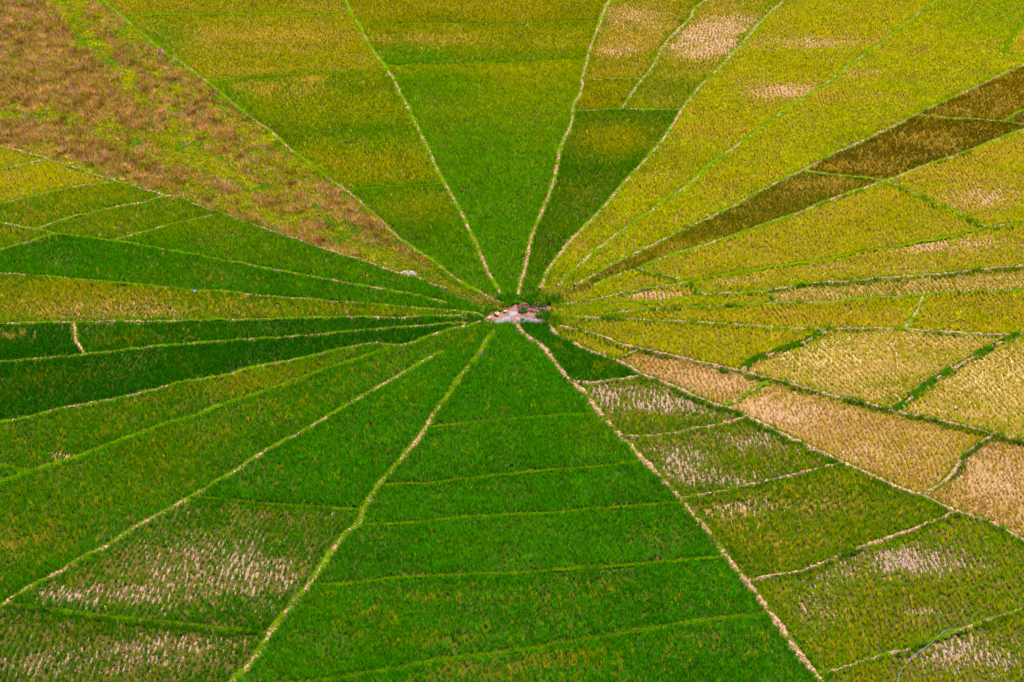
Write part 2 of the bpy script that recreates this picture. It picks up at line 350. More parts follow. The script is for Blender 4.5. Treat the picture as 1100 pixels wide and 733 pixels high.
BROWN = [
 [(-90,-50),(55,-50),(52,8),(64,12),(74,34),(85,50),(104,56),(124,82),(130,90),(100,88),(60,92),(0,96),(-90,96)],
 [(-90,60),(60,66),(130,86),(148,104),(176,122),(180,138),(160,142),(120,128),(90,132),(50,116),(0,122),(-90,110)],
 [(-90,125),(0,132),(60,130),(120,150),(170,170),(200,190),(190,205),(140,190),(80,172),(0,150),(-90,140)],
 [(95,26),(110,30),(130,50),(156,75),(176,94),(176,107),(162,105),(148,88),(128,62),(112,46)],
 [(160,52),(182,62),(202,80),(226,93),(236,104),(224,106),(200,92),(182,74)],
 [(184,114),(212,112),(232,122),(250,140),(250,158),(226,152),(205,138),(190,126)],
 [(84,0),(106,2),(122,12),(136,26),(130,34),(112,18),(92,12),(80,-50)],
 [(343,200),(360,208),(378,222),(392,232),(420,248),(426,260),(412,258),(388,246),(362,232),(348,216)],
 [(205,185),(235,188),(262,202),(258,212),(232,206),(206,196)],
 [(270,205),(300,212),(330,224),(326,232),(296,226),(270,216)],
 [(225,222),(270,232),(320,250),(370,266),(400,282),(384,284),(340,268),(290,250),(240,234)],
 [(250,112),(275,135),(285,145),(272,146),(255,130)],
 [(320,238),(345,238),(362,246),(345,250),(325,246)],
 [(455,276),(462,278),(462,284),(455,283)],
]
TRACKS = [
 [(56,-50),(84,-50),(92,12),(104,38),(130,66),(162,110),(215,158),(300,212),(420,272),(482,300),(470,306),(400,280),(280,232),(190,182),(146,132),(112,84),(84,54),(66,20)],
 [(108,-2),(160,38),(240,102),(350,192),(338,194),(235,116),(150,50),(98,6)],
 [(0,124),(60,122),(120,146),(180,176),(230,206),(222,212),(160,184),(80,150),(0,132)],
 [(410,262),(500,310),(520,325),(440,296),(380,276)],
]
import bpy, math, random
import numpy as np
from mathutils import Vector
from mathutils.geometry import tessellate_polygon

rng = np.random.default_rng(11)
random.seed(11)
SC = bpy.context.scene
COL = SC.collection

# ------------------------------------------------------------------ viewpoint: a hill 65 m above the paddies
H_CAM, PITCH, F_PX, CX, CY = 65.0, math.radians(27.5), 2200.0, 550.0, 366.5
CP, SP = math.cos(PITCH), math.sin(PITCH)

def ground(x, y, z=0.0):
    """survey plan (as read from the hill) -> metres on the valley floor"""
    x = np.asarray(x, float); y = np.asarray(y, float)
    a = (x - CX) / F_PX; b = -(y - CY) / F_PX
    dx = a; dy = CP + b * SP; dz = -SP + b * CP
    t = (z - H_CAM) / dz
    return np.stack([dx * t, dy * t], -1)

def plan(P):
    """metres on the valley floor -> survey plan"""
    X = P[:, 0]; Y = P[:, 1]; Z = -H_CAM
    d = Y * CP - Z * SP
    u = Y * SP + Z * CP
    return CX + F_PX * X / d, CY - F_PX * u / d

# ------------------------------------------------------------------ noise
_PERM = rng.random((256, 256))
def vnoise(x, y):
    xi = np.floor(x).astype(int); yi = np.floor(y).astype(int)
    fx = x - xi; fy = y - yi
    fx = fx * fx * (3 - 2 * fx); fy = fy * fy * (3 - 2 * fy)
    a = _PERM[xi & 255, yi & 255]; b = _PERM[(xi + 1) & 255, yi & 255]
    c = _PERM[xi & 255, (yi + 1) & 255]; d = _PERM[(xi + 1) & 255, (yi + 1) & 255]
    return (a * (1 - fx) + b * fx) * (1 - fy) + (c * (1 - fx) + d * fx) * fy
def fbm(x, y, s, o=0.0, n=3):
    v = 0; a = 1; t = 0
    for k in range(n):
        v = v + a * vnoise(x / s * 2 ** k + o + 17.3 * k, y / s * 2 ** k + o * 1.7 + 9.1 * k); t += a; a *= .55
    return v / t

# ------------------------------------------------------------------ materials
def new_mat(name):
    m = bpy.data.materials.new(name); m.use_nodes = True
    nt = m.node_tree; nt.nodes.clear()
    return m, nt, nt.nodes, nt.links
def mat_leaf():
    m, nt, N, L = new_mat('leaf')
    out = N.new('ShaderNodeOutputMaterial'); at = N.new('ShaderNodeAttribute'); at.attribute_name = 'tint'
    df = N.new('ShaderNodeBsdfDiffuse'); tr = N.new('ShaderNodeBsdfTranslucent'); mx = N.new('ShaderNodeMixShader')
    hs = N.new('ShaderNodeHueSaturation'); hs.inputs['Value'].default_value = 1.3; hs.inputs['Saturation'].default_value = 1.02
    L.new(at.outputs['Color'], df.inputs['Color']); L.new(at.outputs['Color'], hs.inputs['Color'])
    L.new(hs.outputs['Color'], tr.inputs['Color']); mx.inputs[0].default_value = .5
    L.new(df.outputs[0], mx.inputs[1]); L.new(tr.outputs[0], mx.inputs[2])
    L.new(mx.outputs[0], out.inputs[0])
    return m
def mat_soil(name, c1, c2, c3, scale=3.0, rough=.9, fine=24.0, wet=0.0):
    m, nt, N, L = new_mat(name)
    out = N.new('ShaderNodeOutputMaterial'); bs = N.new('ShaderNodeBsdfPrincipled')
    tc = N.new('ShaderNodeNewGeometry')
    n1 = N.new('ShaderNodeTexNoise'); n1.inputs['Scale'].default_value = scale; n1.inputs['Detail'].default_value = 5
    n2 = N.new('ShaderNodeTexNoise'); n2.inputs['Scale'].default_value = fine; n2.inputs['Detail'].default_value = 3
    n3 = N.new('ShaderNodeTexNoise'); n3.inputs['Scale'].default_value = .35; n3.inputs['Detail'].default_value = 4
    for n in (n1, n2, n3): L.new(tc.outputs['Position'], n.inputs['Vector'])
    r = N.new('ShaderNodeValToRGB'); e = r.color_ramp.elements
    e[0].position = .40; e[0].color = (*c1, 1); e[1].position = .58; e[1].color = (*c2, 1)
    L.new(n1.outputs['Fac'], r.inputs[0])
    r2 = N.new('ShaderNodeValToRGB'); e = r2.color_ramp.elements
    e[0].position = .48; e[0].color = (0, 0, 0, 1); e[1].position = .66; e[1].color = (1, 1, 1, 1)
    L.new(n2.outputs['Fac'], r2.inputs[0])
    mx = N.new('ShaderNodeMixRGB'); mx.inputs['Color2'].default_value = (*c3, 1)
    L.new(r2.outputs[0], mx.inputs[0]); L.new(r.outputs[0], mx.inputs['Color1'])
    L.new(mx.outputs[0], bs.inputs['Base Color'])
    bs.inputs['Roughness'].default_value = rough; bs.inputs['Specular IOR Level'].default_value = .10 if wet else .03
    if wet:
        mr = N.new('ShaderNodeMapRange'); mr.inputs['From Min'].default_value = .42; mr.inputs['From Max'].default_value = .6
        mr.inputs['To Min'].default_value = rough; mr.inputs['To Max'].default_value = max(.12, rough - wet)
        L.new(n3.outputs['Fac'], mr.inputs[0]); L.new(mr.outputs[0], bs.inputs['Roughness'])
    bp = N.new('ShaderNodeBump'); bp.inputs['Strength'].default_value = .6; bp.inputs['Distance'].default_value = .04
    L.new(n2.outputs['Fac'], bp.inputs['Height']); L.new(bp.outputs[0], bs.inputs['Normal'])
    L.new(bs.outputs[0], out.inputs[0])
    return m
M_LEAF = mat_leaf()
M_SOIL = {
 'mud':   mat_soil('paddy_mud', (.035, .040, .006), (.07, .065, .012), (.10, .085, .02), 2.0, .9),
 'brown': mat_soil('brown_paddy_soil', (.07, .055, .006), (.12, .085, .012), (.17, .115, .03), 2.5, .95),
 'straw': mat_soil('straw_covered_soil', (.14, .09, .012), (.21, .14, .03), (.30, .20, .08), 3.0, .95),
 'pale':  mat_soil('pale_stubble_soil', (.28, .19, .07), (.40, .30, .14), (.52, .42, .26), 4.0, .95),
 'wet':   mat_soil('wet_bare_mud', (.11, .055, .035), (.26, .155, .11), (.38, .27, .25), 9.0, .75, 18, .2),
 'dry':   mat_soil('dry_bare_soil', (.22, .12, .06), (.31, .185, .11), (.42, .27, .18), 2.5, .95),
 'bund':  mat_soil('bund_earth', (.17, .09, .05), (.45, .30, .19), (.13, .06, .035), 6.5, .95, 9),
 'fallow': mat_soil('fallow_earth', (.05, .055, .004), (.09, .09, .008), (.14, .11, .02), 1.2, .95),
 'hub':   mat_soil('hub_mud', (.10, .04, .025), (.19, .095, .07), (.28, .16, .13), 1.6, .8, 10, .3),
 'rock':  mat_soil('pale_rock', (.30, .20, .13), (.44, .33, .23), (.2, .13, .09), 4, .9),
 'greyrock': mat_soil('grey_rock', (.24, .20, .23), (.40, .33, .34), (.22, .18, .24), 4, .9),
 'darkrock': mat_soil('dark_rock', (.06, .035, .05), (.12, .08, .085), (.18, .12, .12), 4, .9),
}
def mat_plain(name, c, rough=.4, nscale=8, amount=.25):
    m, nt, N, L = new_mat(name)
    out = N.new('ShaderNodeOutputMaterial'); bs = N.new('ShaderNodeBsdfPrincipled')
    g = N.new('ShaderNodeNewGeometry'); n1 = N.new('ShaderNodeTexNoise'); n1.inputs['Scale'].default_value = nscale
    L.new(g.outputs['Position'], n1.inputs['Vector'])
    mx = N.new('ShaderNodeMixRGB'); mx.inputs['Color1'].default_value = (*c, 1); mx.inputs['Color2'].default_value = (*[v * (1 - amount) for v in c], 1)
    L.new(n1.outputs['Fac'], mx.inputs[0]); L.new(mx.outputs[0], bs.inputs['Base Color']); bs.inputs['Roughness'].default_value = rough
    L.new(bs.outputs[0], out.inputs[0]); return m
def mat_water():
    m, nt, N, L = new_mat('muddy_water_sky_tint')
    out = N.new('ShaderNodeOutputMaterial'); bs = N.new('ShaderNodeBsdfPrincipled')
    g = N.new('ShaderNodeNewGeometry'); n1 = N.new('ShaderNodeTexNoise'); n1.inputs['Scale'].default_value = 1.3; n1.inputs['Detail'].default_value = 4
    L.new(g.outputs['Position'], n1.inputs['Vector'])
    r = N.new('ShaderNodeValToRGB'); e = r.color_ramp.elements
    e[0].position = .35; e[0].color = (.18, .13, .165, 1); e[1].position = .6; e[1].color = (.26, .22, .30, 1)  # muddy base with the lavender sky reflection put into its colour
    L.new(n1.outputs['Fac'], r.inputs[0]); L.new(r.outputs[0], bs.inputs['Base Color'])
    bs.inputs['Roughness'].default_value = .12; bs.inputs['IOR'].default_value = 1.33
    n2 = N.new('ShaderNodeTexNoise'); n2.inputs['Scale'].default_value = 6; L.new(g.outputs['Position'], n2.inputs['Vector'])
    bp = N.new('ShaderNodeBump'); bp.inputs['Strength'].default_value = .15; bp.inputs['Distance'].default_value = .02
    L.new(n2.outputs['Fac'], bp.inputs['Height']); L.new(bp.outputs[0], bs.inputs['Normal'])
    L.new(bs.outputs[0], out.inputs[0]); return m
M_WATER = mat_water()

# ------------------------------------------------------------------ object helpers
def link(name, verts, tris, mat, parent=None, tint=None, origin=None, smooth=False):
    """one mesh object from numpy arrays; verts in world metres"""
    verts = np.asarray(verts, np.float64)
    if origin is None: origin = np.array([*verts[:, :2].mean(0), 0.0])
    v = (verts - origin).astype(np.float32)
    tris = np.asarray(tris, np.int32)
    k = tris.shape[1]
    me = bpy.data.meshes.new(name)
    me.vertices.add(len(v)); me.vertices.foreach_set('co', v.ravel())
    me.loops.add(tris.size); me.loops.foreach_set('vertex_index', tris.ravel())
    me.polygons.add(len(tris)); me.polygons.foreach_set('loop_start', np.arange(0, tris.size, k, dtype=np.int32))
    me.polygons.foreach_set('loop_total', np.full(len(tris), k, np.int32))
    if smooth: me.polygons.foreach_set('use_smooth', np.ones(len(tris), bool))
    me.update(calc_edges=True)
    if tint is not None:
        a = me.attributes.new('tint', 'FLOAT_COLOR', 'POINT')
        c = np.ones((len(v), 4), np.float32); c[:, :3] = tint; a.data.foreach_set('color', c.ravel())
    me.materials.append(mat)
    o = bpy.data.objects.new(name, me); COL.objects.link(o)
    if parent is not None:
        o.parent = parent; o.location = Vector(origin) - parent.location
    else: o.location = Vector(origin)
    return o
def tag(o, label=None, cat=None, group=None, kind=None):
    if label: o['label'] = label
    if cat: o['category'] = cat
    if group: o['group'] = group
    if kind: o['kind'] = kind
    return o

def blades(P, n, h, lean, w, r0, color, cvar=.12, z0=0.0, tipcol=None):
    """P (K,2) tuft roots; n blades each; returns verts, tris, tints.  h,(K,) heights; color (K,3)"""
    K = len(P)
    if K == 0: return np.zeros((0, 3)), np.zeros((0, 3), int), np.zeros((0, 3))
    idx = np.repeat(np.arange(K), n); M = len(idx)
    th = rng.random(M) * 2 * math.pi
    rr = r0 * np.sqrt(rng.random(M))
    base = P[idx] + np.stack([np.cos(th), np.sin(th)], -1) * rr[:, None]
    hh = h[idx] * (.65 + .5 * rng.random(M))
    ln = hh * (lean[idx] if isinstance(lean, np.ndarray) else lean) * (.3 + 1.1 * rng.random(M))
    th2 = th + rng.normal(0, .5, M)
    tip = base + np.stack([np.cos(th2), np.sin(th2)], -1) * ln[:, None]
    ph = rng.random(M) * math.pi
    ww = w * (.7 + .6 * rng.random(M))
    pw = np.stack([np.cos(ph), np.sin(ph)], -1) * (ww / 2)[:, None]
    z = z0[idx] if isinstance(z0, np.ndarray) else np.full(M, z0)
    V = np.empty((M, 3, 3)); V[:, 0, :2] = base - pw; V[:, 1, :2] = base + pw; V[:, 2, :2] = tip
    V[:, 0, 2] = z; V[:, 1, 2] = z; V[:, 2, 2] = z + hh
    C = color[idx] * (1 + rng.normal(0, cvar, (M, 1)))
    C = np.repeat(C[:, None, :], 3, 1)
    if tipcol is not None: C[:, 2] = C[:, 2] * .6 + np.asarray(tipcol) * .4
    return V.reshape(-1, 3), np.arange(M * 3).reshape(-1, 3), np.clip(C.reshape(-1, 3), .002, .95)

def inside(poly, P):
    x, y = P[:, 0], P[:, 1]; c = np.zeros(len(P), bool)
    Q = np.roll(poly, -1, 0)
    for (ax, ay), (bx, by) in zip(poly, Q):
        if ay == by: continue
        c ^= ((ay > y) != (by > y)) & (x < (bx - ax) * (y - ay) / (by - ay) + ax)
    return c
def seg_dist(P, A, B):
    D = np.full(len(P), 1e9)
    for a, b in zip(A, B):
        ab = b - a; L2 = ab @ ab
        if L2 < 1e-12: continue
        lo = np.minimum(a, b) - 1.2; hi = np.maximum(a, b) + 1.2
        m = (P[:, 0] > lo[0]) & (P[:, 0] < hi[0]) & (P[:, 1] > lo[1]) & (P[:, 1] < hi[1])
        if not m.any(): continue
        p = P[m]; t = np.clip(((p - a) @ ab) / L2, 0, 1)
        D[m] = np.minimum(D[m], np.hypot(*(p - a - t[:, None] * ab).T))
    return D

# ------------------------------------------------------------------ layout: traced bunds -> plots
PATHS = build(LINES, HIDDEN)
FACES = faces(split_cross(PATHS))

# ------------------------------------------------------------------ ground
gm, nt, N, L = new_mat('valley_ground')
out = N.new('ShaderNodeOutputMaterial'); bs = N.new('ShaderNodeBsdfPrincipled'); g = N.new('ShaderNodeNewGeometry')
n1 = N.new('ShaderNodeTexNoise'); n1.inputs['Scale'].default_value = .06; n1.inputs['Detail'].default_value = 8
n2 = N.new('ShaderNodeTexNoise'); n2.inputs['Scale'].default_value = 4; n2.inputs['Detail'].default_value = 4
for n in (n1, n2): L.new(g.outputs['Position'], n.inputs['Vector'])
r = N.new('ShaderNodeValToRGB'); e = r.color_ramp.elements
e[0].position = .35; e[0].color = (.03, .12, .006, 1); e[1].position = .65; e[1].color = (.16, .17, .01, 1)
L.new(n1.outputs['Fac'], r.inputs[0])
mx = N.new('ShaderNodeMixRGB'); mx.blend_type = 'MULTIPLY'; mx.inputs[0].default_value = .6
L.new(r.outputs[0], mx.inputs['Color1']); L.new(n2.outputs['Color'], mx.inputs['Color2']); L.new(mx.outputs[0], bs.inputs['Base Color'])
bs.inputs['Roughness'].default_value = .95; L.new(bs.outputs[0], out.inputs[0])
gx = np.linspace(-2500, 2500, 41)
GV = np.array([(x, y + 200, 0) for y in gx for x in gx]); GT = np.array([(j * 41 + i, j * 41 + i + 1, (j + 1) * 41 + i + 1, (j + 1) * 41 + i) for j in range(40) for i in range(40)])
tag(link('ground', GV, GT, gm), kind='structure')

# ------------------------------------------------------------------ bunds
LIME = np.array([.25, .40, .001]); GRN = np.array([.07, .22, .006]); SHADE_GRN = np.array([.022, .12, .004]); OLV = np.array([.17, .27, .001])
NEAR_P = ('L22', 'L21', 'L20', 'C19', 'C20', 'C21', 'C22', 'C14', 'C18', 'C33', 'L32')
def make_bund(key):
    STY = {  # exposed share, half width, height, top tuft colour, side tuft colour
     'P': (.96, .115, .17, LIME, OLV if key in NEAR_P else LIME), 'M': (.42, .11, .15, LIME, LIME), 'G': (.05, .075 if key[0] == 'D' else .085, .09, *((np.array([.20, .35, .001]),) * 2 if key[0] in 'DC' else (LIME, LIME))), 'V': (.42, .20, .15, GRN, np.array([.045, .13, .003])),
    }
    style, width, near, label = BUNDS[key]
    expo, hw, hh, ctop, cside = STY[style]; hw = hw * width
    P = ground(*np.array(PATHS[key]).T)
    seg = np.hypot(*np.diff(P, axis=0).T); s = np.concatenate([[0], np.cumsum(seg)])
    n = max(4, int(s[-1] / .13)); t = np.linspace(0, s[-1], n)
    Q = np.stack([np.interp(t, s, P[:, 0]), np.interp(t, s, P[:, 1])], -1)
    off = hash_noise(key)
    tg = np.gradient(Q, axis=0); tg /= np.maximum(1e-9, np.hypot(*tg.T))[:, None]; nm = np.stack([-tg[:, 1], tg[:, 0]], -1)
    wob = (fbm(t, t * 0 + off, 1.6, 3) - .5) * .26
    Q = Q + nm * wob[:, None]
    wv = hw * (.75 + .55 * fbm(t, t * 0 + off + 9, .9))
    hv = hh * (.7 + .6 * fbm(t, t * 0 + off + 5, .6))
    prof = [(-1.7, -.02), (-1.05, .55), (-.62, .95), (0, 1.0), (.62, .95), (1.05, .55), (1.7, -.02)]
    V = []
    for a, b in prof:
        jz = rng.normal(0, .04, n) if b > 0 else 0; ja = rng.normal(0, .03, n)
        x = Q + nm * (a * wv + ja)[:, None]
        V.append(np.column_stack([x, np.maximum(b * hv + jz, .005 if b > 0 else -.02)]))
    V = np.stack(V, 1).reshape(-1, 3); k = len(prof)
    i = np.arange(n - 1)[:, None] * k + np.arange(k - 1)[None]; i = i.ravel()
    T = np.stack([i, i + 1, i + k + 1, i + k], -1)
    o = link('earth_bund' if style in 'PM' else 'grass_bund', V, T, M_SOIL['mud' if style == 'G' else 'bund'])
    tag(o, label, 'field bund', GROUPS[style], 'thing')
    # loose clods on top belong to the same earth; turf on top and down the sides
    grassy = fbm(t, t * 0 + off + 21, 1.3) ; thr = np.quantile(grassy, expo) if expo < .98 else 9
    clump_ = fbm(t, t * 0 + off + 60, .8); clump_ = np.clip((clump_ - .5) * 1.8 + .5, 0, 1)
    vs, ts, cs = [], [], []; cnt = 0
    def put(a):
        nonlocal cnt
        v, tr, c = a
        if len(v): vs.append(v); ts.append(tr + cnt); cs.append(c); cnt += len(v)
    def tuft(dens, lo, hi, h, col, mask=None, z=0.0, nb=6, w=.03):
        m = int(s[-1] * dens)
        if m < 1: return
        tt = rng.random(m) * s[-1]; ii = np.minimum((tt / s[-1] * (n - 1)).astype(int), n - 1)
        if mask is not None: ii = ii[mask[ii]]
        if len(ii) == 0: return
        a = (lo + (hi - lo) * rng.random(len(ii))) * (.35 + 1.3 * clump_[ii])
        B = Q[ii] + nm[ii] * (a)[:, None] + tg[ii] * rng.normal(0, .06, (len(ii), 1))
        zz = np.clip(1 - (np.abs(a) / (1.7 * wv[ii])), 0, .6) / .6 * hv[ii] * .9
        C = col * (1 + .25 * (fbm(B[:, 0], B[:, 1], 1.5)[:, None] - .5) * 2)
        put(blades(B, nb, h * (.7 + .6 * rng.random(len(ii))), .6, w, .05, C, .15, zz))
    tuft(70 if style != 'P' else 40, -hw * 1.3, hw * 1.3, .11 if style != 'V' else .22, ctop, grassy > thr, w=.045)
    tuft(24, hw * 1.1, hw * 2.0, .16, cside, w=.045); tuft(24, -hw * 2.0, -hw * 1.1, .16, cside, w=.045)
    if style == 'V': tuft(24, -hw * 1.7, hw * 1.7, .28, cside, grassy > thr)
    if near:   # grass on the viewer-side flank, its green darkened to paint the bund's shadow line
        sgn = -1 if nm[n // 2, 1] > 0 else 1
        tuft(42 * near, sgn * hw * 1.0, sgn * (hw + .45 * near), .28, SHADE_GRN * 1.1 + np.array([.012, 0, 0]), fbm(t, t * 0 + off + 40, 2) > .38, nb=7, w=.04)
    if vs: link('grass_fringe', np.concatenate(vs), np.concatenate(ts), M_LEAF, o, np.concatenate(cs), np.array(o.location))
    return o
def hash_noise(k): return float(sum(ord(c) * (i + 3) for i, c in enumerate(k)) % 97) * 3.1
for k in BUNDS: make_bund(k)

# ------------------------------------------------------------------ plots of rice
PAL = {  # green, share of yellow hills, share of straw hills, density, height, blades, bed, bare patches
 'V': ((.055, .235, .0010), .035, .00, 1.00, .40, 13, 'mud', 'wet'),
 'W': ((.068, .222, .0010), .08, .01, .99, .38, 12, 'mud', 'dry'),
 'D': ((.020, .125, .0012), .04, .00, 1.00, .38, 13, 'mud', 'dry'),
 'M': ((.135, .245, .0010), .25, .05, .98, .36, 12, 'mud', 'dry'),
 'O': ((.220, .240, .0006), .35, .04, .97, .34, 12, 'mud', 'dry'),
 'Y': ((.370, .385, .0005), .42, .08, .96, .32, 11, 'brown', 'dry'),
 'T': ((.330, .340, .0020), .40, .38, .93, .28, 9, 'straw', 'pale'),
 'R': ((.290, .205, .0150), .24, .44, .88, .26, 8, 'straw', 'dry'),
 'B': ((.125, .095, .0006), .30, .12, .96, .30, 11, 'brown', 'dry'),
 'L': ((.105, .215, .0010), .25, .05, .97, .34, 11, 'mud', 'wet'),
}
YEL = np.array([.62, .44, .001]); STR = np.array([.62, .41, .055]); PNK = np.array([.54, .29, .14])
BASE_BARE = {'T': .26, 'R': .30, 'Y': .02, 'L': .03, 'B': .02}
HUB_XY = ground(560, 338)
def make_field(face):
    poly_px = np.array(face[1]); rec = None
    for f in FIELDS:
        if inside(poly_px, np.array([[f[0], f[1]]], float))[0]: rec = f; break
    if rec is None:
        c = poly_px.mean(0); rec = (c[0], c[1], 'W', {}, None)
    pal, opt, label = rec[2], rec[3], rec[4]
    if pal == 'HUB': return make_hub(poly_px)
    poly = ground(*poly_px.T)
    tris = tessellate_polygon([[Vector((p[0], p[1], 0)) for p in poly]])
    z = .012 + .02 * random.random()
    V = np.column_stack([poly, np.full(len(poly), z)])
    if pal == 'FALLOW': return make_fallow(poly, V, tris, label)
    g, sy, ss, dens, ht, nb, soil, bsoil = PAL[pal]
    sy = opt.get('y', sy); ss = opt.get('s', ss); bsoil = opt.get('soil', bsoil); g = np.array(opt.get('g', g)) ; dens = opt.get('d', dens)
    o = link('rice_field', V, [t for t in tris], M_SOIL[soil])
    tag(o, label or 'rice plot at the rim of the field pattern', 'rice field', 'rice plots fanning out from the muddy hub', 'thing')
    ang = math.radians(opt.get('a', rng.uniform(-12, 12))); sp = opt.get('sp', .215)
    c = poly.mean(0); R = np.max(np.hypot(*(poly - c).T)) + 1
    k = np.arange(-R, R, sp)
    rows = {'T': 1.45, 'R': 1.3, 'Y': 1.3, 'L': 1.35, 'B': 1.25}.get(pal, 1.1)   # rows are planted further apart than the hills in a row
    A, Bb = np.meshgrid(np.arange(-R, R, sp * rows), np.arange(-R, R, sp / rows)); A = A.ravel(); Bb = Bb.ravel()
    P = np.stack([c[0] + A * math.cos(ang) - Bb * math.sin(ang), c[1] + A * math.sin(ang) + Bb * math.cos(ang)], -1)
    lo, hi = poly.min(0), poly.max(0)
    P = P[(P[:, 0] > lo[0]) & (P[:, 0] < hi[0]) & (P[:, 1] > lo[1]) & (P[:, 1] < hi[1])]
    P = P[inside(poly, P)]
    P = P + rng.normal(0, .045, P.shape) + np.stack([fbm(P[:, 0], P[:, 1], 4, 15, 2) - .5, fbm(P[:, 0], P[:, 1], 4, 75, 2) - .5], -1) * 1.3
    # keep off the bunds
    nx = np.roll(poly, -1, 0); vis = [i for i, n_ in enumerate(face[2]) if n_ in BUNDS]
    D = seg_dist(P, poly[vis], nx[vis]) if vis else np.full(len(P), 9.)
    P = P[D > .23]; D = D[D > .23]
    x, y = P[:, 0], P[:, 1]; px, py = plan(P)
    o1 = (rec[0] * 7 + rec[1]) % 50
    big = fbm(x, y, 7, o1); mid = fbm(x, y, 2.2, o1 + 30); streak = fbm(x, y * 2.6, 5, o1 + 60)
    bare = np.zeros(len(P)); yel = np.zeros(len(P)); gold = np.zeros(len(P)); lush = np.zeros(len(P)); grn = np.zeros(len(P)); strw = np.zeros(len(P))
    for (kind, qx, qy, rx, ry, amt) in opt.get('p', []):
        w = np.exp(-(((px - qx) / rx) ** 2 + ((py - qy) / ry) ** 2) ** 1.3 * .7) * amt
        if kind == 'Y': gold += w * (.7 + .5 * streak); continue
        if kind == 'G': lush += w; continue
        w = w * np.clip((mid * .45 + streak * .35 + rng.random(len(P)) * .2 - .20) * 2.4, 0, 1.3)
        if kind == 'b': bare += w
        if kind == 'y': yel += w
        if kind == 'g': grn += w
        if kind == 's': strw += w
    edge = np.clip(1 - D / 1.1, 0, 1)
    grn = grn + edge * .5
    sy_ = np.clip((1 - .8 * np.clip(lush, 0, 1)) * sy * (.25 + 1.5 * big * (.4 + 1.2 * streak)) + yel * .6 - grn * .7, 0, .95)
    ss_ = np.clip((ss * (.1 + 2.0 * np.clip(streak * 1.6 - .3, 0, 1)) + strw * .85) * (1 - np.clip(grn, 0, 1)), 0, .9)
    keep = rng.random(len(P)) < np.clip(dens - bare * .58, .22, 1)
    # short gaps where seedlings failed
    keep &= ~(rng.random(len(P)) < .03 + .05 * (mid > .62))
    u = rng.random(len(P)); isS = u < ss_; isY = (~isS) & (u < ss_ + sy_)
    C = np.tile(g, (len(P), 1))
    # broad shifts between deep and yellowish green
    shift = np.clip((big - .5) * 1.6 + (mid - .5) * .9 + sy * .3 - .1 - grn + yel * .8, -1, 1)[:, None]
    C = np.where(shift > 0, C * (1 - .5 * shift) + np.array([.17, .19, .002]) * .5 * shift * min(1, g[1] * 6), C * (1 + .32 * shift) + np.array([0, .02, 0]) * -shift)
    lush = lush + .75 * np.exp(-(np.hypot(x - HUB_XY[0], (y - HUB_XY[1]) * .8) / 5.5) ** 2) * (pal in 'YMOB')   # wetter, greener ground round the hub
    gold = np.clip(gold * (.75 + .5 * streak), 0, 1)[:, None]; lush = np.clip(lush * (.75 + .5 * big), 0, 1)[:, None]
    C = C * (1 - gold) + np.array([.33, .31, .001]) * gold; C = C * (1 - lush) + np.array([.085, .245, .001]) * lush
    C = C * (1 + rng.normal(0, .15, (len(P), 1)))
    yv = YEL * (.55 + .4 * rng.random((len(P), 1))) * (.65 + .35 * min(1, g[1] * 4))
    C = np.where(isY[:, None], C * .55 + yv * .45, C)
    C = np.where(isS[:, None], C * .3 + (PNK if pal in 'RL' else np.array([.70, .50, .16]) if pal == 'T' else STR) * .7 * (.7 + .4 * rng.random((len(P), 1))), C)
    hgt = ht * (.75 + .5 * mid) * (1 + .15 * rng.normal(0, 1, len(P))) * (1 - .35 * np.clip(bare, 0, 1)) * (1 + .15 * edge)
    hgt = np.clip(hgt, .08, .6)
    # bare earth showing between the hills
    bm_ = (bare > .10) & (rng.random(len(P)) < bare * (.66 if pal == 'L' else .9))
    bm_ |= rng.random(len(P)) < BASE_BARE.get(pal, 0)
    Q = P[bm_]
    if len(Q) > 20:
        Q = Q + rng.normal(0, .06, Q.shape); k8 = np.arange(7) * 2 * math.pi / 7
        rad = (.06 + .11 * rng.random((len(Q), 7))) * rng.uniform(.55, 1.15, (len(Q), 1)) * np.clip(.7 + .4 * bare[bm_], .6, 1.15)[:, None]
        ex = sp * rows / 2 * np.array([math.cos(ang), math.sin(ang)]); Q = Q + ex
        pv = np.empty((len(Q), 7, 3)); pv[:, :, 0] = Q[:, :1] + np.cos(k8) * rad * .50; pv[:, :, 1] = Q[:, 1:] + np.sin(k8) * rad * 2.6
        pv[:, :, 2] = z + .004 + .03 * rng.random((len(Q), 1)) + rng.normal(0, .006, (len(Q), 7))
        rb = link('bare_soil', pv.reshape(-1, 3), np.arange(len(Q) * 7).reshape(-1, 7), M_SOIL[bsoil], o, None, np.array(o.location)); rb['kind'] = 'stuff'
    P, C, hgt = P[keep], C[keep], hgt[keep]; isY = isY[keep]; isS = isS[keep]
    far = P[:, 1].mean() > 165
    v, t_, cc = blades(P, nb + (0 if far else 4), hgt, np.where(isY | isS, .16, .52), (.055 if far else .040), .06, C, .13, z)
    if len(v):
        r_ = link('rice_plants', v, t_, M_LEAF, o, cc, np.array(o.location)); r_['kind'] = 'stuff'
    return o

